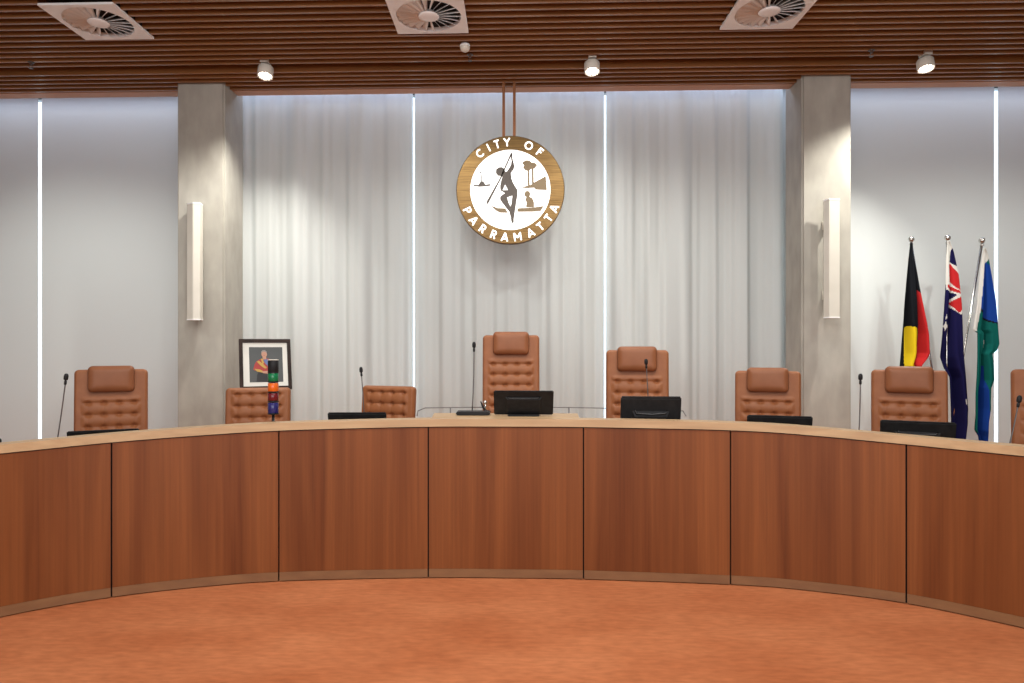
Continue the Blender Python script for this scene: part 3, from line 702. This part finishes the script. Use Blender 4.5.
def letter(ch, ang, bottom):
    bm = bmesh.new(); cap = SR*.150; sw = .185/2; a = math.radians(ang)
    for st_ in GLYPH[ch]:
        n = len(st_); L_ = []
        closed = (Vector(st_[0]) - Vector(st_[-1])).length < 1e-4
        for i in range(n):
            p0 = Vector(st_[i-1]) if i else (Vector(st_[-2]) if closed else Vector(st_[0])); p1 = Vector(st_[i+1]) if i < n-1 else (Vector(st_[1]) if closed else Vector(st_[-1]))
            tt = (p1-p0).normalized(); nn = Vector((-tt.y, tt.x)); q = Vector(st_[i]); k = sw
            L_.append([bm.verts.new(((q.x+sg_*nn.x*k)*cap, (q.y+sg_*nn.y*k)*cap, z_)) for sg_, z_ in ((-1, 0), (1, 0), (1, .008), (-1, .008))])
        for A_, B_ in zip(L_, L_[1:]):
            for k in range(4): bm.faces.new((A_[k], A_[(k+1) % 4], B_[(k+1) % 4], B_[k]))
        if not closed: bm.faces.new(L_[0]); bm.faces.new(L_[-1])
    r = SR*.877; pos = Vector((r*math.sin(a), -.031, (-1 if bottom else 1)*r*math.cos(a)))
    bm.transform(Matrix.Translation(pos) @ Matrix.Rotation(-a if bottom else a, 4, 'Y') @ Matrix.Rotation(PI/2, 4, 'X')); link('letter', bm, letter_white, sg)
for ch, a in zip('CITYOF', (-39.6, -27.2, -16.2, -4.0, 22.8, 38.4)): letter(ch, a, False)
for ch, a in zip('PARRAMATTA', (-64.2, -50.2, -35.4, -20.5, -6.6, 8.8, 25.2, 39.2, 53.2, 66.6)): letter(ch, a, True)
# motifs: outlines in a 630 x 683 grid around the sign centre (315,345), 283 units to the rim
def mo(name, polys, m_):
    cu = bpy.data.curves.new(name, 'CURVE'); cu.dimensions = '2D'; cu.fill_mode = 'BOTH'; cu.extrude = .003
    for P in polys:
        sp_ = cu.splines.new('POLY'); sp_.points.add(len(P)-1); sp_.use_cyclic_u = True
        for q, (x, y) in zip(sp_.points, P): q.co = ((x-315)/283*SR, (345-y)/283*SR, 0, 1)
    o = bpy.data.objects.new('tmp', cu); COL.objects.link(o); bpy.context.view_layer.update()
    me = bpy.data.meshes.new_from_object(o.evaluated_get(bpy.context.evaluated_depsgraph_get())); bpy.data.objects.remove(o)
    me.transform(Matrix.Translation((0, -.0265, 0)) @ Matrix.Rotation(PI/2, 4, 'X')); me.materials.clear(); me.materials.append(m_)
    o = bpy.data.objects.new(name, me); COL.objects.link(o); o.parent = sg; return o
def ov(cx, cy, rx, ry, n=20): return [(cx+rx*math.cos(2*PI*k/n), cy+ry*math.sin(2*PI*k/n)) for k in range(n)]
motif_lit = mat('motif_metal_lit', (.16, .11, .055), .45, .3)  # same motif metal, with the gold light on it put into the colour
mo('figure_motif', [[(316, 156), (321, 150), (327, 156), (325, 175), (331, 200), (337, 222), (331, 240), (318, 256), (321, 285), (331, 310), (341, 328), (353, 345), (352, 375), (346, 410), (342, 440), (337, 470), (333, 500), (333, 515), (327, 520), (321, 512), (317, 485),
        (310, 458), (295, 440), (280, 420), (263, 397), (262, 382), (272, 371), (288, 362), (276, 354), (264, 348), (262, 325), (267, 300), (274, 278), (270, 272), (250, 270), (240, 256), (241, 238), (254, 227), (272, 226), (285, 236), (289, 250), (297, 249), (309, 233), (319, 213), (322, 195), (317, 172)],
        [(275, 346), (303, 346), (288, 316)], [(298, 384), (326, 374), (321, 420), (316, 432), (306, 410)]], motif)
mo('spear_motif', [[(315, 160), (321, 162), (264, 292), (202, 411), (189, 424), (193, 402), (257, 290)]], motif)
mo('island_motif', [[(122, 317), (148, 318), (158, 303), (163, 299), (164, 262), (168, 262), (169, 299), (176, 303), (186, 317), (212, 313), (208, 323), (160, 327), (124, 324)], [(153, 246), (160, 248), (165, 257), (158, 258)]], motif)
mo('tree_motif', [[(377, 205), (388, 195), (402, 191), (418, 195), (426, 203), (445, 206), (456, 216), (444, 231), (436, 235), (438, 312), (428, 312), (427, 236), (421, 238), (415, 244), (416, 322), (406, 322), (406, 246), (392, 242), (382, 228), (388, 218)]], motif_lit)
mo('hill_motif', [[(372, 333), (420, 320), (445, 304), (500, 274), (506, 347), (448, 344), (440, 334), (400, 336)]], motif_lit)
mo('passenger_motif', [ov(404, 367, 15, 16), [(398, 384), (415, 380), (430, 390), (438, 408), (440, 436), (397, 436), (401, 412), (394, 396)]], motif_lit)
mo('boat_motif', [[(352, 441), (397, 440), (440, 437), (489, 430), (474, 456), (430, 459), (352, 459)], [(213, 425), (250, 440), (288, 441), (303, 464), (262, 463), (240, 452)]], motif_lit)

# ------------------------------------------------------------------ flags
fm = {n: cloth_mat('flag_'+n, c, .12) for n, c in (('black', (.012, .013, .016)), ('red', (.50, .026, .028)), ('yellow', (.80, .58, .02)), ('navy', (.013, .012, .058)), ('white', (.68, .66, .62)), ('blue', (.013, .05, .27)), ('green', (.008, .11, .095)))}
FD = 6.85
def inside(p, poly):
    x, y = p; c = False; j = len(poly)-1
    for i in range(len(poly)):
        xi, yi = poly[i]; xj, yj = poly[j]
        if (yi > y) != (yj > y) and x < (xj-xi)*(y-yi)/(yj-yi)+xi: c = not c
        j = i
    return c
base = at(947.5, 470, FD); ZB = 0.0
def flag(name_, label, pole, cols, base_col, regions, left, right, ytop, ybot, folds, seed):
    P0 = at(pole[0]+1.6, pole[1], FD); t = thing('flag', label, 'flag', (P0.x, P0.y, 0), 0, 'draped flags on steel poles')
    mats = [fm[c] for c in cols]; R = random.Random(seed); bm = bmesh.new(); nx, ny = 44, 200; rows = []; cen = []
    ph = R.uniform(0, 6)
    for j in range(ny+1):
        y = ytop + (ybot-ytop)*j/ny; xl = lerp(left, y); xr = lerp(right, y); row = []; cr = []
        v = j/ny; amp = .010 + .040*min(1, v*1.6)*min(1, (xr-xl)/16)
        for i in range(nx+1):
            u = i/nx; fo = amp*(math.sin(u*folds*2*PI+ph+v*1.7) + .35*math.sin(u*folds*4.3*PI+ph*2-v*2.3))
            fx = .28*amp*math.cos(u*folds*2*PI+ph+v*1.7)*math.sin(PI*u)
            q = at(xl+.4+(xr-xl)*u, y, FD-.02); row.append(bm.verts.new((q.x-P0.x+fx, q.y-P0.y+fo, q.z))); cr.append((xl+(xr-xl)*u, y))
        rows.append(row); cen.append(cr)
    for j in range(ny):
        for i in range(nx):
            f = bm.faces.new((rows[j][i], rows[j+1][i], rows[j+1][i+1], rows[j][i+1]))
            c = ((cen[j][i][0]+cen[j+1][i+1][0])/2, (cen[j][i][1]+cen[j+1][i+1][1])/2); k = base_col
            for col, poly in regions:
                if inside(c, poly): k = col
            f.material_index = cols.index(k)
    o = link('cloth', bm, mats, t, True); so = o.modifiers.new('thickness', 'SOLIDIFY'); so.thickness = .004
    bx = base + Vector(((pole[2]-947.5)/F*FD, 0, 0)); B_ = Vector((bx.x-P0.x, base.y-P0.y+.03, .10)); T_ = Vector((0, .03, P0.z-.035))
    bm = bmesh.new(); tube(bm, [B_, T_], .0115, 12); link('pole', bm, chrome, t, True)
    bm = bmesh.new(); bmesh.ops.create_uvsphere(bm, u_segments=20, v_segments=14, radius=.030, matrix=Matrix.Translation((0, .03, P0.z)))
    lathe(bm, [(.012, P0.z-.055), (.022, P0.z-.05), (.012, P0.z-.04), (.012, P0.z-.028)], 14, (0, .03, 0)); link('ball_finial', bm, chrome, t, True)
flag('a', 'black, red and yellow flag draped on a leaning pole, leftmost of the three', (911.3, 239, 951), ['black', 'red', 'yellow'], 'black',
     [('red', [(917.5, 290), (921, 296), (930, 300), (930, 370), (915.5, 370), (915.5, 326)]), ('yellow', [(907, 328), (908.5, 326), (914.5, 328), (915.5, 370), (905.5, 370)])],
     [(243, 910.3), (258, 908), (274, 906.4), (317, 903.7), (372, 901.7)], [(243, 911.8), (258, 914), (274, 917), (300, 920.6), (334, 925.4), (353, 925.8), (358, 923.5), (365, 918), (372, 916)], 243, 372, 1.6, 2)
st = [(940.8, 326.5), (943, 324), (944, 321), (944.6, 324.5), (949, 327.3), (944.6, 328.3), (943, 331), (942.6, 328)]
flag('b', 'dark blue flag with red and white crosses and stars, middle of the three', (947.8, 237.5, 947.5), ['navy', 'white', 'red'], 'navy',
     [('white', [(940, 238), (949, 238), (953.5, 249), (950.6, 250), (950, 262), (960, 271), (960, 312), (959, 315), (947, 303), (945, 302), (944, 240)]),
      ('navy', [(951, 249), (956, 246), (957, 266), (950, 258)]), ('red', [(948.4, 263.5), (951, 264.5), (958, 276), (958.5, 291), (953, 285), (947.6, 276)]),
      ('red', [(946, 284.5), (952, 286.5), (958, 291), (958.5, 294), (951, 290), (946, 288)]),
      ('navy', [(944, 289.5), (951, 292), (956.5, 294.8), (947.5, 303), (943, 312)]), ('red', [(950, 303), (958.5, 297), (960.5, 297), (961, 308), (957.5, 313)]),
      ('navy', [(938, 307), (947, 303.5), (956, 315), (961, 315.5), (962, 330), (938, 330)]),
      ('white', st), ('white', [(943.3, 320), (944.6, 314.5), (945.4, 318)]), ('white', [(961.8, 398), (963.2, 401), (963.6, 405), (962, 403.5)]), ('white', [(941.5, 402), (942.6, 403), (941.6, 405)])],
     [(240.5, 946.9), (258, 945.4), (284, 944.6), (307, 942.6), (334, 940.0), (357, 937.0), (368, 940.5), (377, 946.5), (410, 948.5), (445, 950.5)],
     [(240.5, 948.3), (246, 951), (253, 953.2), (274, 957.6), (304, 960.6), (350, 962.8), (383, 966.5), (409, 969), (423, 968.6), (445, 964.5)], 240.5, 446, 1.3, 5)
flag('c', 'green and blue flag with white hoist edge, rightmost of the three', (982.3, 240, 945), ['green', 'blue', 'white', 'black'], 'green',
     [('blue', [(983, 262), (988, 262), (996, 300), (997, 324.5), (987, 320.5), (978.5, 308.5)]),
      ('black', [(978.8, 308), (987.2, 319.6), (996.6, 323.6), (996.6, 324.8), (987, 321.4), (978, 309.8)]),
      ('white', [(966, 246), (987.2, 246), (988.6, 259), (983, 266), (979, 309), (974.5, 331), (966, 332)]),
      ('green', [(987.4, 259), (990, 264), (989, 266), (986.4, 263.2)]),
      ('white', [(981.6, 340), (983.2, 340), (983.6, 363), (981.8, 364)]), ('blue', [(981.4, 365), (985.4, 366), (985.6, 410), (988.5, 422), (988.5, 446), (972, 446), (971, 433), (977, 430), (980.6, 424)])],
     [(248, 982.8), (274, 979.2), (307, 975.3), (330, 970.8), (333, 975), (357, 974.2), (393, 971.7), (430, 971.2), (436, 976), (446, 979)],
     [(248, 984.5), (254, 987.0), (268, 989.2), (301, 994), (344, 997.6), (350, 995.5), (354, 991), (368, 992.8), (380, 993.6), (388, 990.8), (408, 991), (421, 988.4), (446, 986.6)], 248, 446, 1.4, 9)
t = thing('flag_stand', 'round steel base holding the three flag poles', 'flag stand', (base.x, base.y+.03, 0))
bm = bmesh.new(); lathe(bm, [(.20, 0), (.20, .02), (.06, .04), (.055, .14), (.001, .14)], 32); link('base', bm, chrome, t, True)
